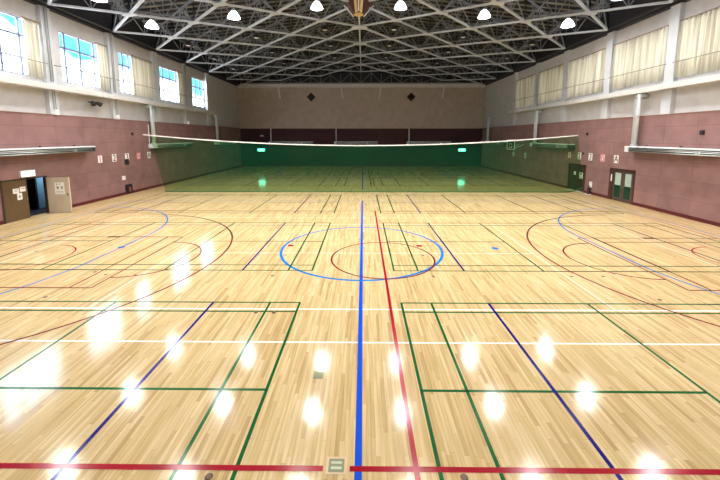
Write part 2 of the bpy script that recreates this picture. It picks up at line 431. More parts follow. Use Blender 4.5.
# ------------------------------------------------------------------ side walls
LWIN = [  # y0, y1 of the clear window, mullions
    (15.35, 18.30, [16.3, 17.28]), (20.45, 23.25, [21.02, 22.12]), (25.50, 26.62, [25.98]), (30.55, 33.20, [31.1, 32.12]), (36.25, 39.0, [37.0, 38.0])]
BAYS = [(PIL[i]+.32, PIL[i+1]-.32) for i in range(len(PIL)-1)]
LHOLES = [(15.07,19.28),(20.62,23.95),(25.48,28.95),(30.52,33.75),(36.22,38.98)]
RHOLES = [(a+.22, b-.22) for a, b in BAYS[3:]]
def side_wall(s, name, lab, holes, doors):
    w = MB(); f = lambda a, b, y0, y1, z0, z1: w.box(s*a, s*b, y0, y1, z0, z1)
    w.mi = 0                                         # block cladding with door openings
    y = YF
    for d0, d1, dh in doors:
        f(W, W+.15, y, d0, 0, BT); f(W, W+.15, d0, d1, dh, BT); y = d1
    f(W, W+.15, y, YB, 0, BT)
    w.mi = 1                                         # plaster above
    f(XR, XR+.2, YF, YB, BT, WZ0)
    f(XR, XR+.2, YF, YB, WZ1, ZE)
    y = YF
    for h0, h1 in holes: f(XR, XR+.2, y, h0, WZ0, WZ1); y = h1
    f(XR, XR+.2, y, YB, WZ0, WZ1)
    w.mi = 2                                         # pilasters
    for c in PIL:
        if c < 0: continue
        f(W, XR, c-.30, c+.30, BT, ZE)
    o = w.build(name, [M['brick_r'], M['plaster'], M['pilaster']])
    tag(o, lab, 'wall', kind='structure'); return o
side_wall(-1, 'wall_left', 'left side wall, mauve blocks below and beige plaster with windows above', LHOLES, [(16.20, 18.55, 2.05)])
side_wall(1, 'wall_right', 'right side wall, mauve blocks below and beige plaster with curtained windows above', RHOLES, [(21.30, 23.32, 2.05), (26.02, 28.05, 2.03)])
bw = MB(); bw.mi = 0; bw.box(-W-.5, W+.5, YB, YB+.3, 0, 5.35); bw.mi = 1; bw.box(-W-.5, W+.5, YB, YB+.3, 5.35, 11.3); bw.mi = 2; bw.box(-W-.5, W+.5, YB, YB+.3, 11.3, 15.6)
tag(bw.build('wall_back', [M['brick_b'], M['plaster_back'], M['dark_band']]), 'far end wall, blocks coloured dark as if unlit below and taupe plaster above', 'wall', kind='structure')
fw = MB().box(-W-.5, W+.5, YF-.3, YF, 0, 15.5).build('wall_front', M['plaster']); tag(fw, 'plaster end wall behind the viewer', 'wall', kind='structure')
# upper gable closure of the far end, dark eaves bands, ledges, skirtings
n = 1
def trim(m, mat_, lab):
    global n
    tag(m.build('trim_%d' % n, mat_), lab, 'trim', kind='structure'); n += 1
for s, side in ((-1,'left'), (1,'right')):
    trim(MB().box(s*(W-.05), s*(XR+.2), YF, YB, ZE, 13.2), M['dark_band'], 'dark eaves band along the top of the %s wall' % side)
    t = MB().box(s*(W-.36), s*XR, YF, 39.9, 6.80, 7.05); t.box(s*(W-.30), s*XR, YF, 39.9, 7.05, 7.10)
    trim(t, M['cream'], 'cream ledge running under the %s wall windows' % side)
    t = MB().box(s*(W-.02), s*XR, YF, YB, BT, BT+.06)
    trim(t, M['rail'], 'thin brown capping on top of the %s block cladding' % side)
    b = MB(); y = YF
    for d0, d1 in ([(16.12,18.63)] if s < 0 else [(21.22,23.40),(25.94,28.13)]): b.box(s*(W-.02), s*W, y, d0, 0, .19); y = d1
    b.box(s*(W-.02), s*W, y, YB, 0, .19)
    tag(b.build('baseboard_'+side, M['skirt']), 'dark red skirting along the %s wall' % side, 'baseboard', kind='structure')
tag(MB().box(-W, W, YB-.02, YB, 0, .19).build('baseboard_back', M['skirt']), 'dark red skirting along the far end wall', 'baseboard', kind='structure')
trim(MB().box(-W, W, YB-.35, YB, 11.0, 11.5), M['cream'], 'cream beam across the top of the far end wall')
trim(MB().box(-W, W, YB-.03, YB, 5.33, 5.40), M['rail'], 'thin capping on the far end wall blocks')

# windows of the left wall
for i, (y0, y1, mul) in enumerate(LWIN):
    b0, b1 = LHOLES[i]; e = empty('window_%d' % (i+1), (0,0,0))
    nth = ('nearest the viewer','second from the viewer, three panes wide','third from the viewer, the narrow one','fourth from the viewer','farthest from the viewer')[i]
    tag(e, 'bright sky-lit window of the left wall, ' + nth, 'window', kind='structure')
    x = -XR-.10
    fr = MB()
    for (a, b2, c, d) in ((b0,b1,WZ0,WZ0+.06),(b0,b1,WZ1-.06,WZ1),(b0,b0+.06,WZ0,WZ1),(b1-.06,b1,WZ0,WZ1)): fr.box(x-.05,x+.05,a,b2,c,d)
    for m_ in mul: fr.box(x-.03,x+.03,m_-.055,m_+.055,WZ0,WZ1)
    fr.box(x-.03,x+.03,y1-.05,y1+.05,WZ0,WZ1)
    fr.box(x-.03,x+.03,b0,b1,9.37,9.48); fr.box(x-.02,x+.02,b0,b1,8.29,8.36)
    fr.build('window_frame', M['frame'], e)
    MB().box(x-.008,x+.008,b0,b1,WZ0,WZ1).build('pane', M['pane'], e)
# windows of the right wall, behind the curtains
for i, (b0, b1) in enumerate(BAYS[3:]):
    e = empty('window_%d' % (i+6)); tag(e, 'window of the right wall hidden behind its drawn cream curtain', 'window', 'curtained windows of the right wall', 'structure')
    x = XR+.10; fr = MB(); b0, b1 = RHOLES[i]
    for (a, b2, c, d) in ((b0,b1,WZ0,WZ0+.06),(b0,b1,WZ1-.06,WZ1),(b0,b0+.06,WZ0,WZ1),(b1-.06,b1,WZ0,WZ1)): fr.box(x-.05,x+.05,a,b2,c,d)
    for k in (1,2,3): q = b0+(b1-b0)*k/4; fr.box(x-.03,x+.03,q-.035,q+.035,WZ0,WZ1)
    fr.box(x-.03,x+.03,b0,b1,9.38,9.46)
    fr.build('window_frame', M['frame'], e)
    MB().box(x-.008,x+.008,b0,b1,WZ0,WZ1).build('pane', M['pane'], e)

# curtains: pleated cloth with a rail over it
def curtain(s, y0, y1, lab, cat_group, seed, amp=.105):
    rnd = random.Random(seed); e = empty('curtain', (s*(XR-.125), (y0+y1)/2, WZ0-.06)); tag(e, lab, 'curtain', cat_group)
    yc = (y0+y1)/2; nu = max(24, int((y1-y0)*56)); zs = [0, .9, 1.8, 2.7, 2.93]
    ph = [0.0]
    for i in range(nu): ph.append(ph[-1] + (y1-y0)/nu*2*PI/.25*rnd.uniform(.65,1.35))
    am = [amp*rnd.uniform(.7,1.2) for _ in range(nu+1)]
    vs = []; fs = []
    for j, z in enumerate(zs):
        for i in range(nu+1):
            y = y0 + (y1-y0)*i/nu
            x = am[i]*(1-.25*j/4)*math.sin(ph[i]+.12*math.sin(j*1.3+i*.05))
            vs.append((x, y-yc + .02*math.sin(j+i*.3), z))
    for j in range(len(zs)-1):
        for i in range(nu): a = j*(nu+1)+i; fs.append((a,a+1,a+nu+2,a+nu+1))
    m = MB(); m.add(vs, fs, True)
    o = m.build('cloth', M['curtain'], e, fix=False)
    so = o.modifiers.new('thick', 'SOLIDIFY'); so.thickness = .006
    MB().box(-.05,.05,y0-yc-.02,y1-yc+.02,2.93,2.99).build('curtain_rail', M['rail'], e)
for i, (y0, y1, lab) in enumerate(((18.34,19.28,'narrow cream curtain beside the left window nearest the viewer'),(23.30,24.18,'narrow cream curtain beside the three-pane left window'),
        (26.68,29.26,'wide cream curtain beside the narrow left window'),(33.25,34.06,'narrow cream curtain beside the fourth left window'))):
    curtain(-1, y0, y1, lab, 'curtains of the left wall', 40+i, .06)
for i, (b0, b1) in enumerate(BAYS[3:]):
    curtain(1, b0+.012, b1-.012, 'drawn cream curtain of the right wall, ' + ('bay nearest the viewer','second bay from the viewer','third bay from the viewer','fourth bay from the viewer','bay farthest from the viewer')[i], 'curtains of the right wall', 60+i)
# guard bars across the bays
for s, side in ((-1,'left'),(1,'right')):
    for i, (b0, b1) in enumerate(BAYS[3:]):
        m = MB().tube([(0,b0-.12,8.20),(0,b1+.12,8.20)], .020, 6)
        for q in (b0-.10, b1+.10): m.tube([(0,q,8.20),(s*.048,q,8.20)], .018, 6)
        o = m.build('guard_bar', M['bar'], loc=(s*(W-.045), 0, 0))
        tag(o, 'thin dark guard bar across the %s wall window bay, %s' % (side, ('nearest bay','second bay','third bay','fourth bay','farthest bay')[i]), 'guard bar', 'guard bars of the %s wall' % side)

# conduits and junction boxes on the left pilasters
for c, lab in ((19.6,'nearest pilaster of the left wall'),(24.5,'second pilaster of the left wall'),(34.4,'fourth pilaster of the left wall')):
    e = empty('conduit_run', (-W+.03, c, BT+.12)); tag(e, 'grey conduit pipes with a pale junction box on the %s' % lab, 'conduit')
    MB().tube([(.03,-.12,.06),(.03,-.12,1.3)], .022, 8).build('pipe', M['conduit'], e)
    MB().tube([(.03,.02,.06),(.03,.02,1.3)], .022, 8).build('pipe', M['conduit'], e)
    MB().tube([(.03,-.12,1.75),(.03,-.12,5.8)], .03, 8).build('pipe', M['conduit'], e)
    MB().tube([(.03,.02,1.75),(.03,.02,5.8)], .022, 8).build('pipe', M['conduit'], e)
    MB().box(-.029,.11,-.15,.09,-.08,.22).build('junction_box', M['white'], e)

# ------------------------------------------------------------------ doors
# left double door, one leaf open into the hall
e = empty('door_1', (-W, 16.2, 0)); tag(e, 'brown double door of the left wall with one beige leaf standing open', 'door', kind='structure')
f = MB()
f.box(-.12,.03,-.06,.03,0,2.09); f.box(-.12,.03,2.32,2.41,0,2.09); f.box(-.12,.03,-.06,2.41,2.03,2.10)
f.build('door_frame', M['door_frame'], e)
MB().box(-.06,-.01,.03,1.28,.01,2.03).build('door_leaf', M['door_brown'], e)['label'] = 'closed brown leaf'
h = MB().box(-.01,.03,1.18,1.22,.95,1.12); h.build('door_handle', M['handle'], e)
lf = empty('open_leaf', (.03, 2.36, 0), 0, e)
leaf = MB(); leaf.bar((0,0,1.0),(1.08,.17,1.0),.045,1.97); leaf.build('leaf_panel', M['door_beige'], lf)['label'] = 'beige leaf standing open'
leaf = MB(); leaf.bar((1.082,.170,1.0),(1.105,.174,1.0),.05,1.97); leaf.build('leaf_edge', M['door_edge'], lf)
lk = MB(); lk.bar((.96,.125,1.03),(1.02,.134,1.03),.03,.14); lk.build('door_handle', M['handle'], lf)
# vestibule behind it
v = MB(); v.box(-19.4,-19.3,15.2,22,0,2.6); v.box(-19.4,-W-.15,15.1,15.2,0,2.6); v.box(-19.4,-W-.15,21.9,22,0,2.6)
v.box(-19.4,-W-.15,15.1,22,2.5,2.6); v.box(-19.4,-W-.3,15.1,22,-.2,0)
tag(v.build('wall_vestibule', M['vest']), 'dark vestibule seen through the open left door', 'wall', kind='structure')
bd = empty('daylight_door', (-18.75,19.1,0)); 
# right-hand doors
e = empty('door_2', (W, 21.3, 0)); tag(e, 'dark double door with two curtained glass panels, right wall', 'door', kind='structure')
f = MB(); f.box(-.03,.12,-.08,.05,0,2.13); f.box(-.03,.12,1.97,2.10,0,2.13); f.box(-.03,.12,-.08,2.10,2.0,2.14); f.box(-.03,.1,1.78,1.98,0,2.0)
f.build('door_frame', M['door_dark'], e)
for y0, y1 in ((.05,.91),(.92,1.78)):
    l = MB(); l.box(.0,.05,y0,y0+.16,.02,2.0); l.box(.0,.05,y1-.16,y1,.02,2.0); l.box(0,.05,y0+.16,y1-.16,1.86,2.0); l.box(0,.05,y0+.16,y1-.16,.02,.22)
    lo = l.build('door_leaf', mat('brown_door_rail', (.085,.05,.04), .45), e)
    MB().box(.02,.03,y0+.16,y1-.16,.22,1.05).build('lower_glass', M['green_dark_glass'], lo)
    MB().box(.02,.03,y0+.16,y1-.16,1.05,1.86).build('upper_glass', M['green_cloth'], lo)
MB().box(-.05,0,.80,.88,.95,1.05).box(-.05,0,.95,1.03,.95,1.05).build('door_handle', M['handle'], e)
MB().box(-.04,-.03,1.84,1.94,1.25,1.70).build('door_plate', M['paper'], e)['label'] = 'pale notice plate on the frame'
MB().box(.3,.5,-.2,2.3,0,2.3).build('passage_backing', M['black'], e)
e = empty('door_3', (W, 26.02, 0)); tag(e, 'plain dark maroon double door of the right wall beside the net', 'door', kind='structure')
f = MB(); f.box(-.03,.12,-.06,.04,0,2.09); f.box(-.03,.12,1.99,2.09,0,2.09); f.box(-.03,.12,-.06,2.09,1.98,2.09); f.build('door_frame', M['door_frame'], e)
MB().box(.01,.06,.04,1.01,.01,1.98).build('door_leaf', M['door_dark'], e)
MB().box(.01,.06,1.02,1.99,.01,1.98).build('door_leaf', M['door_dark'], e)
MB().box(-.03,.01,.90,.94,.92,1.05).build('door_handle', M['handle'], e)
bpy.data.objects.remove(bd)
bd = empty('passage_door', (-18.7, 19.62, 0)); tag(bd, 'door coloured blue to stand for daylight seen through the open left doorway', 'door')
MB().box(-.03,.03,0,1.10,.02,2.1).build('door_leaf', M['daylight_door'], bd)
MB().box(-.05,.05,-.1,0,0,2.2).box(-.05,.05,1.10,1.2,0,2.2).build('door_frame', M['black'], bd)
MB().box(.03,.06,.9,.96,.95,1.1).build('door_handle', M['handle'], bd)

# papers
def paper(pos, s, w, h, lab, marks=(), tilt=0):
    """sheet on a side wall face: pos = its centre, s = wall side"""
    e = empty('paper_notice', pos); tag(e, lab, 'notice')
    MB().box(0,-s*.004,-w/2,w/2,-h/2,h/2).build('sheet', M['paper'], e)
    if marks:
        for (a, b, c, d) in marks: MB().box(-s*.004,-s*.0055,a*w,b*w,c*h,d*h).build('printed_mark', M['ink'], e)
    return e
paper((-W-.008,16.89,1.50), -1, .31, .25, 'white sheet on the brown left door leaf, upper one nearer the viewer', ((-.35,.35,.2,.28),(-.3,.3,-.1,-.04)))
paper((-W-.008,17.24,1.55), -1, .30, .25, 'white sheet on the brown left door leaf, upper one nearer the opening', ((-.35,.35,.1,.2),))
paper((-W-.008,17.05,1.20), -1, .26, .34, 'white sheet on the brown left door leaf, below the other two', ((-.1,.1,-.2,.2),))
# poster on the open leaf (faces the viewer)
e = empty('poster', (-W+.03+.62, 18.56+.098-.027, 1.38)); e.rotation_euler = (0,0,math.atan2(.17,1.08)); tag(e, 'white poster with black figures on the open beige door leaf', 'poster')
MB().box(-.24,.24,-.004,0,-.33,.33).build('sheet', M['paper'], e)
for (x0,x1,z0,z1) in ((-.16,-.10,.20,.27),(.0,.05,.22,.27),(-.15,-.03,.05,.10),(-.11,-.06,-.06,.06),(.06,.17,.05,.10),(.09,.14,-.06,.06),(-.18,.18,-.20,-.18),(-.18,.18,-.26,-.25)): MB().box(x0,x1,-.0055,-.004,z0,z1).build('printed_mark', M['ink'], e)
paper((W+.009,27.28,1.36), 1, .24, .26, 'small white sheet on the dark door beside the net', ())
paper((W+.009,26.50,1.24), 1, .42, .46, 'larger white sheet with a dark figure on the dark door beside the net', ((-.3,.2,.15,.4),(-.2,.1,-.3,-.22)))

# ------------------------------------------------------------------ number placards
def placard(s, y, ch, red, lab, z=2.74):
    e = empty('number_placard', (s*(W+.004), y, z)); tag(e, lab, 'sign', 'number signs of the %s wall' % ('left' if s < 0 else 'right'))
    MB().box(0,-s*.01,-.21,.21,-.26,.26).build('board', M['paper'], e)
    cu = bpy.data.curves.new('numeral', 'FONT'); cu.body = ch; cu.size = .62; cu.align_x = 'CENTER'; cu.align_y = 'CENTER'; cu.extrude = .002; cu.offset = .002
    cu.materials.append(M['red_ink' if red else 'maroon'])
    fo = bpy.data.objects.new('numeral', cu); me = bpy.data.meshes.new_from_object(fo); bpy.data.objects.remove(fo)
    o = bpy.data.objects.new('numeral', me); COL.objects.link(o); o.parent = e
    o.location = (-s*.012, 0, -.02); o.rotation_euler = (PI/2, 0, s*-PI/2)
    if red:
        k = MB()
        for (a,b,c,d) in ((-.21,.21,.235,.26),(-.21,.21,-.26,-.235),(-.21,-.185,-.26,.26),(.185,.21,-.26,.26)): k.box(-s*.01,-s*.013,a,b,c,d)
        k.build('border', M['red_ink'], e)
names = [('1',True),('2',False),('3',False),('B',True),('A',False)]
for i, (ch, red) in enumerate(names):
    placard(-1, 22.58+1.31*i, ch, red, 'white placard with %s %s on the left wall' % ('a red' if red else 'a black', ch))
    placard(1, 28.15-1.30*i, ch, red, 'white placard with %s %s on the right wall' % ('a red' if red else 'a black', ch))
placard(1, 38.6, '2', False, 'white placard with a black 2 seen through the net under the backboard', 2.3)
placard(1, 35.8, 'A', False, 'white placard with a black A seen through the net beside the heater end', 2.3)

# small boxes on the walls
def wallbox(nm, s, y, z, w, h, m, lab, cat, d=.06):
    e = empty(nm, (s*(W+.01), y, z)); tag(e, lab, cat)
    MB().box(0,-s*d,-w/2,w/2,-h/2,h/2).build('housing', m, e)
    MB().box(-s*d,-s*(d+.012),-w*.36,w*.36,-h*.36,h*.36).build('cover', m, e)
    return e
wallbox('wall_hatch', -1, 25.1, 2.38, .42, .40, M['black'], 'small square black hatch under the 3 placard, left wall', 'hatch')
wallbox('switch_box', -1, 24.64, 1.24, .30, .30, M['white'], 'small white switch box on the left wall above the low niche', 'switch box')
wallbox('anchor_box', 1, 17.31, 4.42, .22, .22, M['black'], 'small black anchor box above the right wall heater', 'anchor box')
wallbox('anchor_box', 1, 26.1, 4.42, .20, .20, M['black'], 'small black anchor box above the placards, right wall', 'anchor box')
wallbox('anchor_box', -1, 25.95, 4.42, .20, .20, M['brick_b'], 'small brown anchor box above the placards, left wall', 'anchor box')
wallbox('anchor_box', 1, 26.4, 2.95, .16, .12, M['black'], 'tiny black box between the 2 and 3 placards, right wall', 'anchor box')
# extinguishers
def extinguisher(s, y, lab):
    e = empty('fire_extinguisher', (s*(W-.20), y, 0)); tag(e, lab, 'fire extinguisher')
    MB().lathe([(0,.02),(.09,.02),(.10,.05),(.10,.42),(.08,.50),(.035,.55),(.035,.60),(0,.60)], n=16).build('cylinder', M['extinguisher'], e)
    MB().box(-.02,.02,-.07,.07,.60,.63).box(-.02,.02,-.09,.02,.65,.68).build('valve_handle', M['black'], e)
    MB().tube([(0,-.03,.61),(0,-.15,.52),(0,-.15,.2)], .014, 8).build('hose', M['black'], e)
    MB().box(-.14,.14,-.2,.2,0,.02).build('stand_base', M['steel_pale'], e)
    MB().box(s*.13,s*.15,-.16,.16,.5,.95).build('sign_plate', M['paper'], e)
    MB().box(s*.10,s*.15,-.03,.03,.02,.55).build('stand_post', M['black'], e)
extinguisher(1, 25.2, 'dark fire extinguisher on a stand with a white plate between the right doors')
e = empty('extinguisher_niche', (-W, 25.1, .40)); tag(e, 'dark niche box with a pale extinguisher at the foot of the left wall', 'niche')
b = MB(); b.box(0,.05,-.36,-.30,-.32,.32); b.box(0,.05,.30,.36,-.32,.32); b.box(0,.05,-.30,.30,.26,.32); b.box(0,.05,-.30,.30,-.32,-.26); b.box(0,.012,-.30,.30,-.26,.26)
b.build('box', M['black'], e)
MB().lathe([(0,-.24),(.07,-.24),(.075,.05),(.03,.12),(.03,.16),(0,.16)], (.10,0,0), 14).build('bottle', mat('dull_red_bottle', (.30,.07,.06), .4), e)
# spotlight under the left ledge
e = empty('spotlight', (-W-.02, 22.35, 6.42)); tag(e, 'small black twin spotlight on the plaster under the left ledge', 'spotlight')
MB().box(-.22,.06,-.04,.04,-.04,.04).build('bracket', M['black'], e)
for dy in (-.22, .22):
    MB().tube([(.06,dy*.5,0),(.20,dy,-.05),(.38,dy*1.6,-.16)], [.05,.12,.15], 12).build('lamp_head', M['black'], e)

# ------------------------------------------------------------------ exit signs
def exit_sign(loc, rz, green, lab):
    e = empty('exit_sign', loc, rz); e.scale = (1,1,1) if green else (.74,1,.9); tag(e, lab, 'exit sign')     # local: faces -Y, x across
    MB().box(-.52,.52,-.09,0,-.18,.18).build('housing', M['white'], e)
    MB().box(-.49,.49,-.10,-.09,-.16,.16).build('face', M['exit_green' if green else 'exit_white'], e)
    fg = M['exit_figure'] if green else M['exit_pale_green']
    k = MB()
    k.tube([(.00,-.104,.10),(.03,-.104,.115)], .035, 8)                       # head
    k.bar((-.01,-.103,.08),(-.05,-.103,-.02),.05,.006,(0,1,0))
    k.bar((-.05,-.103,-.02),(.03,-.103,-.06),.03,.006,(0,1,0)); k.bar((.03,-.103,-.06),(.01,-.103,-.13),.03,.006,(0,1,0))
    k.bar((-.05,-.103,-.02),(-.12,-.103,-.10),.03,.006,(0,1,0))
    k.bar((-.01,-.103,.07),(.08,-.103,.03),.022,.006,(0,1,0)); k.bar((-.02,-.103,.07),(-.10,-.103,.03),.022,.006,(0,1,0))
    k.build('running_figure', fg, e)
    d = MB()
    d.bar((.13,-.103,-.14),(.13,-.103,.14),.02,.006,(0,1,0)); d.bar((.13,-.103,.14),(.26,-.103,.14),.02,.006,(0,1,0)); d.bar((.26,-.103,.14),(.26,-.103,-.14),.02,.006,(0,1,0))
    d.build('doorway_symbol', fg, e)
    a = MB(); a.bar((-.40,-.103,0),(-.25,-.103,0),.03,.006,(0,1,0)); a.bar((-.41,-.103,0),(-.34,-.103,.06),.03,.006,(0,1,0)); a.bar((-.41,-.103,0),(-.34,-.103,-.06),.03,.006,(0,1,0))
    a.build('arrow_symbol', fg, e)
exit_sign((-14.2, YB-.001, 2.36), 0, True, 'lit green exit sign on the far wall, the one toward the window side')
exit_sign((14.3, YB-.001, 2.36), 0, True, 'lit green exit sign on the far wall, the one toward the curtain side')
exit_sign((-W+.001, 17.52, 2.32), PI/2, False, 'white exit sign above the open left door')

# ------------------------------------------------------------------ wall heaters: long hood and flue pipe
def heater(loc, rz, lab, flue_at, end_h=6.65, fr=.145):
    """local: length along +x from 0 to 6.2, wall behind at y=0, hood sticks out to -y"""
    e = empty('wall_heater', loc, rz); tag(e, lab, 'heater', 'long wall heaters with flue pipes')
    L0, L1 = 0, 6.15
    hd = MB(); hd.prism([(-.06,.36),(-.62,.36),(-.66,.33),(-.66,.29),(-.06,.29)], 'x', L0, L1); hd.build('hood', M['steel_pale'], e)
    bk = MB(); bk.prism([(-.10,.29),(-.60,.29),(-.60,.07),(-.52,0),(-.16,0),(-.10,.06)], 'x', L0+.28, L1-.10); bk.build('burner_trough', M['steel_dark'], e)
    for zz in (.05, .15, .22):
        MB().tube([(L0+.28,-.615,zz),(L1-.10,-.615,zz)], .018, 6).build('gas_tube', M['steel'], e)
    MB().box(L0-.02,L0+.28,-.64,-.06,.02,.29).build('end_box', M['steel_pale'], e)
    MB().box(L1-.10,L1+.02,-.64,-.06,.02,.29).build('end_cap', M['steel_dark'], e)
    MB().box(L0+4.55,L0+4.75,-.66,-.60,.06,.24).build('valve_box', M['steel'], e)
    for q in (.9, 3.1, 5.3):
        MB().box(q-.03,q+.03,-.1,0,.1,.45).build('bracket', M['steel_dark'], e)
    if flue_at is not None:
        x = flue_at; h = end_h-loc[2]
        MB().tube([(x,-.32,.36),(x,-.32,h-.18),(x,-.30,h-.08),(x,-.24,h-.02),(x,-.12,h),(x,.2,h)], fr, 14).build('flue_pipe', M['duct'], e)
        fp = [c for c in e.children if c.name.startswith('flue_pipe')][0]
        MB().tube([(x,-.32,.36),(x,-.32,.46)], fr+.045, 14).build('flue_collar', M['steel'], fp)
        MB().tube([(x,-.32,h*.62),(x,-.32,h*.62+.06)], fr+.015, 14).build('pipe_band', M['steel'], fp)
ZH = 3.28
# right wall: facing -X. local +x -> world -Y  (rz = -90deg), local -y -> world -X
heater((W, 21.45, ZH), -PI/2, 'long steel wall heater on the right wall nearest the viewer', .28)
heater((W, 33.6, ZH), -PI/2, 'long wall heater on the right wall just behind the net', .25)
heater((W, 46.2, ZH), -PI/2, 'long wall heater at the far end of the right wall', .25)
# left wall: local +x -> world +Y (rz=90deg), local -y -> world +X
heater((-W, 15.30, ZH), PI/2, 'long steel wall heater on the left wall above the double door', .30)
heater((-W, 27.75, ZH), PI/2, 'long wall heater on the left wall just behind the net', .33)
heater((-W, 40.1, ZH), PI/2, 'long wall heater at the far end of the left wall', .33)
for x, lb in ((-12.95,'window-side one'),(-3.75,'middle one'),(6.5,'curtain-side one')):
    heater((x, YB, 3.2), 0, 'long wall heater on the far end wall, ' + lb, .25, 5.3, .07)

# far wall: diamond speakers and struts
for x, lb in ((-6.95,'window-side one'),(6.98,'curtain-side one')):
    e = empty('wall_speaker', (x, YB, 9.72)); tag(e, 'dark diamond-shaped speaker on the far wall, ' + lb, 'speaker', 'diamond speakers of the far wall')
    MB().prism([(-.62,0),(0,-.62),(.62,0),(0,.62)], 'y', -.16, 0).build('cabinet', M['maroon'], e)
    MB().prism([(-.48,0),(0,-.48),(.48,0),(0,.48)], 'y', -.18, -.16).build('speaker_cloth', M['speaker'], e)
for x, lb in ((-11.4,'outer one, window side'),(-2.65,'inner one, window side'),(2.65,'inner one, curtain side'),(11.4,'outer one, curtain side')):
    sg = 1 if x < 0 else -1
    m = MB().bar((0,-.28,1.45),(sg*.16,-.06,0),.20,.12,(0,1,0)); m.box(sg*.16-.1,sg*.16+.1,-.08,0,-.1,.1)
    o = m.build('wall_strut', M['cream'], loc=(x-sg*.08, YB, 9.6)); tag(o, 'short cream strut under the far wall beam, ' + lb, 'strut', 'struts of the far wall')
# little lamp on the far wall
wl = MB().lathe([(0,-.12),(.2,-.1),(.26,0),(.2,.1),(0,.12)], n=16).build('wall_lamp', M['steel_pale'], loc=(-14.0, YB-.27, 4.35)); tag(wl, 'small round unlit wall lamp on the dark far wall above the exit sign', 'lamp')

# ------------------------------------------------------------------ divider net
YN = 26.0
e = empty('divider_net', (0, YN, 0)); tag(e, 'green divider net with a sagging white top rope, hung across the hall', 'net')
XL, XRt = -15.8, 16.35
def top(x):
    t = (x-.3)/16.05
    return 3.55 + .76*t*t
m = MB(); nu, nv = 120, 10; vs = []; fs = []
for j in range(nv+1):
    v = j/nv
    for i in range(nu+1):
        u = i/nu; xt = XL+(XRt-XL)*u; xb = -14.9+(17.0+14.9)*u
        x = xb+(xt-xb)*v; lift = .02 + .34*max(0,(u-.965)/.035)**1.5
        z = lift+(top(xt)-lift)*v
        vs.append((x, .05*math.sin(i*.55)*(1-v*.7)*(.4+.6*math.sin(i*.21)**2), z))
for j in range(nv):
    for i in range(nu): a = j*(nu+1)+i; fs.append((a,a+1,a+nu+2,a+nu+1))
m.add(vs, fs, True); m.build('netting', M['net'], e, fix=False)
MB().tube([(XL-.5,0,top(XL-.5)+.01)]+[(XL+(XRt-XL)*i/60,0,top(XL+(XRt-XL)*i/60)) for i in range(61)], .045, 8).build('top_rope', M['rope'], e)
hp = [(vs[i][0], vs[i][1], vs[i][2]+.015) for i in range(0, nu+1, 2)]
MB().tube(hp, .035, 6).build('bottom_hem', M['hem'], e)
# pull rope at the left end, down the wall
o = MB().tube([(-W+.06,27.9,3.2),(-W+.06,27.9,5.2)], .025, 6).build('pull_cord', M['rope']); tag(o, 'thin white pull cord on the left wall at the net end', 'cord')

# ------------------------------------------------------------------ basketball backboard on the right wall, beyond the net
e = empty('basketball_backboard', (16.0, 36.85, 2.85)); tag(e, 'white-framed basketball backboard on the right wall, seen through the net', 'backboard')
f = MB(); 
f.box(-.03,.03,-.95,.95,0,.09); f.box(-.03,.03,-.95,.95,.98,1.07); f.box(-.03,.03,-.95,-.86,0,1.07); f.box(-.03,.03,.86,.95,0,1.07); f.build('frame', M['bb_white'], e)
MB().box(-.008,.008,-.86,.86,.09,.98).build('board', M['bb_pane'], e)
k = MB(); k.box(-.02,-.01,-.295,.295,.20,.25); k.box(-.02,-.01,-.295,.295,.60,.65); k.box(-.02,-.01,-.295,-.245,.20,.65); k.box(-.02,-.01,.245,.295,.20,.65); k.build('target_square', M['bb_white'], e)
ring = [(-.38+.225*math.cos(2*PI*i/24), .225*math.sin(2*PI*i/24), .20) for i in range(25)]
MB().tube(ring, .012, 6, False).tube([(-.155,0,.2),(-.02,0,.2)], .03, 6).build('hoop', M['orange'], e)
k = MB()
for y in (-.7,.7):
    k.bar((.03,y,.9),(1.09,y*.8,.9),.06,.06); k.bar((.03,y,.15),(1.09,y*.8,.55),.05,.05)
k.build('mounting_arm', M['steel_pale'], e)

# ------------------------------------------------------------------ ceiling: deck, purlins
RZ = 13.15; SL = .105; A = 2.8; B = 2.45; D0 = 29.32; TH = 1.5
def zb(x): return RZ - SL*abs(x)
def zd(x): return zb(x) + TH + .55
d = MB()
for s in (-1, 1):
    x1 = s*(XR+.45)
    d.prism([(0,zd(0)),(x1,zd(x1)),(x1,zd(x1)+.2),(0,zd(0)+.2)], 'y', YF-.3, YB+.3)
ce = d.build('ceiling', M['deck']); tag(ce, 'shallow pitched roof deck above the steel trusses', 'ceiling', kind='structure')
for s in (-1, 1):
    m = MB(); y = YF+.5
    while y < YB:
        m.bar((s*.02, y, zd(0)-.09), (s*(XR+.2), y, zd(XR+.2)-.09), .10, .18); y += .82
    m.build('purlin', M['purlin'], ce)
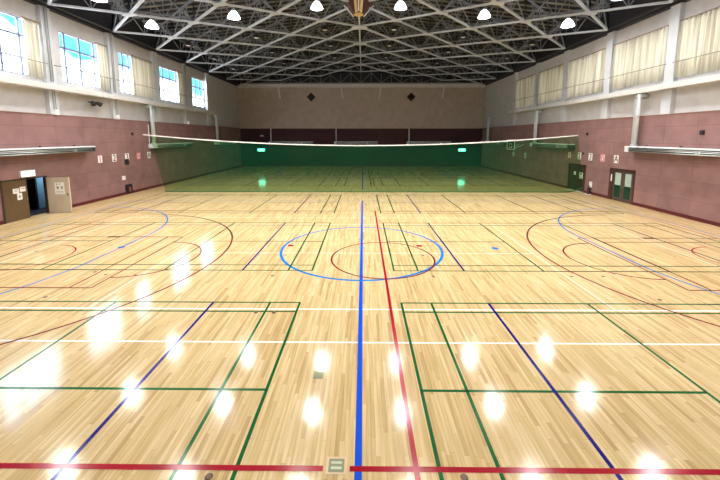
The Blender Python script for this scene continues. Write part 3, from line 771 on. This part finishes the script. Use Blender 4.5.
# side closure between the wall top and the deck is the dark band; bring it up to the deck
# ------------------------------------------------------------------ roof truss: two families of diagonal lattice girders
rt = empty('roof_truss', (0, D0, RZ)); tag(rt, 'steel lattice roof truss of crossing diagonal girders in pale grey paint', 'truss', kind='structure')
NX = 6
JMIN = math.ceil((YF+.6-D0)/B); JMAX = 8
def Pn(i, j, dz=0): return Vector((i*A, j*B, -SL*abs(i*A)+dz))
def clipj(j): return JMIN <= j <= JMAX
def girder(nodes):
    if len(nodes) < 2: return
    bc = MB(); tcd = MB(); wb = MB()
    for (i0,j0),(i1,j1) in zip(nodes, nodes[1:]):
        a, b = Pn(i0,j0), Pn(i1,j1)
        bc.bar(a, b, .14, .11)
        a2, b2 = Pn(i0,j0,TH), Pn(i1,j1,TH); tcd.bar(a2, b2, .10, .10)
        c2 = (a2+b2)/2; q1 = a2.lerp(b2,.25); q3 = a2.lerp(b2,.75); c = (a+b)/2
        wb.bar(a, c2, .065, .065); wb.bar(b, c2, .065, .065)
        wb.bar(c, q1, .05, .05); wb.bar(c, q3, .05, .05); wb.bar(c, c2, .04, .04)
    for (i,j) in nodes:
        wb.bar(Pn(i,j), Pn(i,j,TH), .06, .06)
    g = empty('lattice_girder', (0,0,0), 0, rt)
    bc.build('bottom_chord', M['truss'], g); tcd.build('top_chord', M['web'], g); wb.build('web_bracing', M['web'], g)
# even parity nodes (i+j even) carry the girders
for fam in (1, -1):
    seen = {}
    for i in range(-NX, NX+1):
        for j in range(JMIN, JMAX+1):
            if (i+j) % 2 == 0: seen.setdefault(j-fam*i, []).append((i,j))
    for k in sorted(seen): girder(sorted(seen[k]))
# ridge tube, eaves tubes, node plates
MB().bar((0,JMIN*B,0),(0,JMAX*B,0),.13,.13).build('ridge_tube', M['truss'], rt)
for s in (-1, 1):
    MB().bar((s*NX*A,JMIN*B,-SL*NX*A),(s*NX*A,JMAX*B,-SL*NX*A),.10,.10).build('eaves_tube', M['purlin'], rt)
ef = MB()
ze = 11.62-RZ; ye = 8*B-.05
ef.bar((-NX*A,ye,ze),(NX*A,ye,ze),.10,.10)
for i in range(-NX*2, NX*2):
    x0, x1 = i*A/2, (i+1)*A/2
    z0, z1 = -SL*abs(x0), -SL*abs(x1)
    ef.bar((x0,ye,ze),(x0,ye,z0),.06,.06)
    if i % 2: ef.bar((x0,ye,z0),(x1,ye,ze),.06,.06)
    else: ef.bar((x0,ye,ze),(x1,ye,z1),.06,.06)
ef.build('end_frame', M['web'], rt)
np_ = MB()
for i in range(-NX+1, NX):
    for j in range(JMIN+1, JMAX):
        if (i+j) % 2: continue
        c = Pn(i,j,-.08); sl = -SL*(1 if i>0 else -1 if i<0 else 0)
        rx, ry = (.64,.46) if i == 0 else (.42,.24)
        pts = [(-rx*.6,-ry),(rx*.6,-ry),(rx,-ry*.3),(rx,ry*.3),(rx*.6,ry),(-rx*.6,ry),(-rx,ry*.3),(-rx,-ry*.3)]
        nn = 8
        vv = [(c.x+u, c.y+v, c.z+(sl*u if i else -SL*abs(u))) for u,v in pts]; vv += [(x,y,z+.05) for x,y,z in vv]
        np_.add(vv, [tuple(range(7,-1,-1)), tuple(range(8,16))]+[(q,(q+1)%8,8+(q+1)%8,8+q) for q in range(8)])
np_.build('node_plate', M['truss'], rt)['kind'] = 'stuff'

# ------------------------------------------------------------------ ceiling lamps: 6 across; rows 4.9 m apart
def lamp_proto(on):
    e = empty('high_bay_lamp'); 
    rf = MB().lathe([(.12,.44),(.20,.38),(.31,.22),(.39,.05),(.41,0),(.395,0),(.375,.05),(.29,.21),(.18,.36),(.0,.38)], n=24).build('reflector', M['reflector_on' if on else 'reflector_off'], e)
    MB().lathe([(0,.02),(.10,.03),(.19,.07),(.22,.13),(.18,.21),(.10,.28),(0,.32)], n=20).build('bulb', M['lamp_on' if on else 'lamp_off'], rf)
    MB().lathe([(0,.62),(.09,.62),(.11,.58),(.11,.44),(.10,.42),(0,.42)], n=16).build('ballast_housing', M['lamp_body'], e)
    MB().tube([(0,0,.62),(0,0,1.75)], .02, 6).build('hanger_rod', M['lamp_body'], e)
    return e
col_lab = ['first from the window side','second from the window side','third from the window side','third from the curtain side','second from the curtain side','first from the curtain side']
rows = [(9.75,True,'row over the near courts'),(14.6,True,'row over the middle courts'),(19.45,True,'row at the top picture edge'),(24.2,True,'row just before the net'),
        (29.1,False,'row just beyond the net'),(34.0,False,'second row beyond the net'),(38.9,False,'third row beyond the net'),(43.8,False,'row nearest the far wall')]
protos = {}
for y, on, rl in rows:
    for c in range(6):
        x = (c-2.5)*5.6
        if on not in protos: protos[on] = o = lamp_proto(on)
        else: o = copy_tree(protos[on])
        z = zb(x) - .12
        o.location = (x, y, z)
        tag(o, ('lit bell lamp, ' if on else 'dark bell lamp, ') + col_lab[c].replace(' lamp','') + ', ' + rl, 'lamp', 'lit high-bay lamps' if on else 'unlit high-bay lamps')
        if on:
            la = bpy.data.lights.new('lamp_light', 'AREA'); la.shape = 'DISK'; la.size = .50; la.energy = 118; la.color = (1,.96,.91); la.spread = math.radians(158)
            lo = bpy.data.objects.new('lamp_light', la); COL.objects.link(lo); lo.location = (x, y, z-.02)

# ------------------------------------------------------------------ speaker cluster hanging at the ridge
e = empty('speaker_cluster', (0, 24.5, 12.42)); tag(e, 'dark inverted-pyramid speaker cluster with tan columns hanging at the ridge', 'speaker cluster')
def fr(z): return .34+.55*z
for a in range(4):
    c, s = math.cos(a*PI/2), math.sin(a*PI/2); c2, s2 = math.cos((a+1)*PI/2), math.sin((a+1)*PI/2)
b0, b1, hh = .30, .98, 1.0
cab = MB(); cab.add([(-b0,-b0,.04),(b0,-b0,.04),(b0,b0,.04),(-b0,b0,.04),(-b1,-b1,hh),(b1,-b1,hh),(b1,b1,hh),(-b1,b1,hh)], [(0,3,2,1),(4,5,6,7),(0,1,5,4),(1,2,6,5),(2,3,7,6),(3,0,4,7)])
cab.build('cabinet', M['maroon'], e)
for sx in (-1, 1):
    for sy in (1,):
        MB().bar((sx*b0*1.15,sy*b0*1.15,.0),(sx*(b1+.06),sy*(b1+.06),hh),.06,.06).build('edge_rail', M['white'], e)
for sx in (-1, 1):
    MB().bar((sx*.15,-b0-.03,.06),(sx*.26,-b1-.03,hh),.17,.05,(0,1,.0)).build('tan_column', M['tan'], e)
MB().bar((0,-b0-.05,.15),(0,-b1-.05,hh),.10,.05,(0,1,0)).build('centre_tube', M['steel_pale'], e)
MB().lathe([(0,-.04),(.26,-.03),(.32,.0),(.32,.05),(0,.05)], n=20).build('base_plate', M['yellow'], e)
MB().box(-.08,.08,-.08,.08,hh,2.5).build('hanger', M['web'], e)

# ------------------------------------------------------------------ daylight
w = bpy.data.worlds.new('sky'); SC.world = w; w.use_nodes = True
nt = w.node_tree; N = nt.nodes; L = nt.links; N.clear()
out = N.new('ShaderNodeOutputWorld'); bg = N.new('ShaderNodeBackground'); L.new(bg.outputs[0], out.inputs[0])
tc = N.new('ShaderNodeTexCoord'); sx = N.new('ShaderNodeSeparateXYZ'); L.new(tc.outputs['Generated'], sx.inputs[0])
nz = N.new('ShaderNodeTexNoise'); nz.inputs['Scale'].default_value = 9; nz.inputs['Detail'].default_value = 3; L.new(tc.outputs['Generated'], nz.inputs['Vector'])
mu = N.new('ShaderNodeMath'); mu.operation = 'MULTIPLY_ADD'; L.new(nz.outputs['Fac'], mu.inputs[0]); mu.inputs[1].default_value = -.16; L.new(sx.outputs['Z'], mu.inputs[2])
m2 = N.new('ShaderNodeMath'); m2.operation = 'MULTIPLY_ADD'; L.new(sx.outputs['Y'], m2.inputs[0]); m2.inputs[1].default_value = .5; m2.inputs[2].default_value = -.345
m3 = N.new('ShaderNodeMath'); m3.operation = 'ADD'; L.new(mu.outputs[0], m3.inputs[0]); L.new(m2.outputs[0], m3.inputs[1])
rp = N.new('ShaderNodeValToRGB'); cr = rp.color_ramp
cr.elements[0].position = 0.03; cr.elements[0].color = (1.0,1.0,1.0,1)
cr.elements[1].position = 1; cr.elements[1].color = (.5,.65,.9,1)
el = cr.elements.new(.115); el.color = (.85,1.0,1.0,1)
el = cr.elements.new(.145); el.color = (.02,.085,.125,1)
el = cr.elements.new(.20); el.color = (.03,.11,.16,1)
el = cr.elements.new(.26); el.color = (.75,.88,1,1)
L.new(m3.outputs[0], rp.inputs[0]); L.new(rp.outputs[0], bg.inputs[0]); bg.inputs[1].default_value = 8.0
# added unseen fill light in the vestibule, brightens the blue door panel
la = bpy.data.lights.new('vestibule_fill_light', 'POINT'); la.energy = 45; la.color = (.75,.9,1); la.shadow_soft_size = .15
lo = bpy.data.objects.new('vestibule_fill_light', la); COL.objects.link(lo); lo.location = (-17.95, 20.6, 2.2)

# ------------------------------------------------------------------ camera
cam = bpy.data.cameras.new('camera'); co = bpy.data.objects.new('camera', cam); COL.objects.link(co)
co.location = (.32, 0, 4.2055); co.rotation_euler = (PI/2-.1197, 0, .0094)
cam.sensor_fit = 'HORIZONTAL'; cam.sensor_width = 36; cam.lens = 343.78/720*36; cam.shift_y = -(240-178.2)/720; cam.clip_end = 300; cam.clip_start = .05
SC.camera = co
SC.view_settings.view_transform = 'Standard'; SC.view_settings.look = 'None'
SC.view_settings.exposure = 0.74; SC.view_settings.gamma = 1; SC.view_settings.use_curve_mapping = False
try:
    SC.cycles.use_denoising = True; SC.cycles.max_bounces = 8; SC.cycles.diffuse_bounces = 5; SC.cycles.transparent_max_bounces = 12
    SC.cycles.sample_clamp_indirect = 8
except Exception: pass
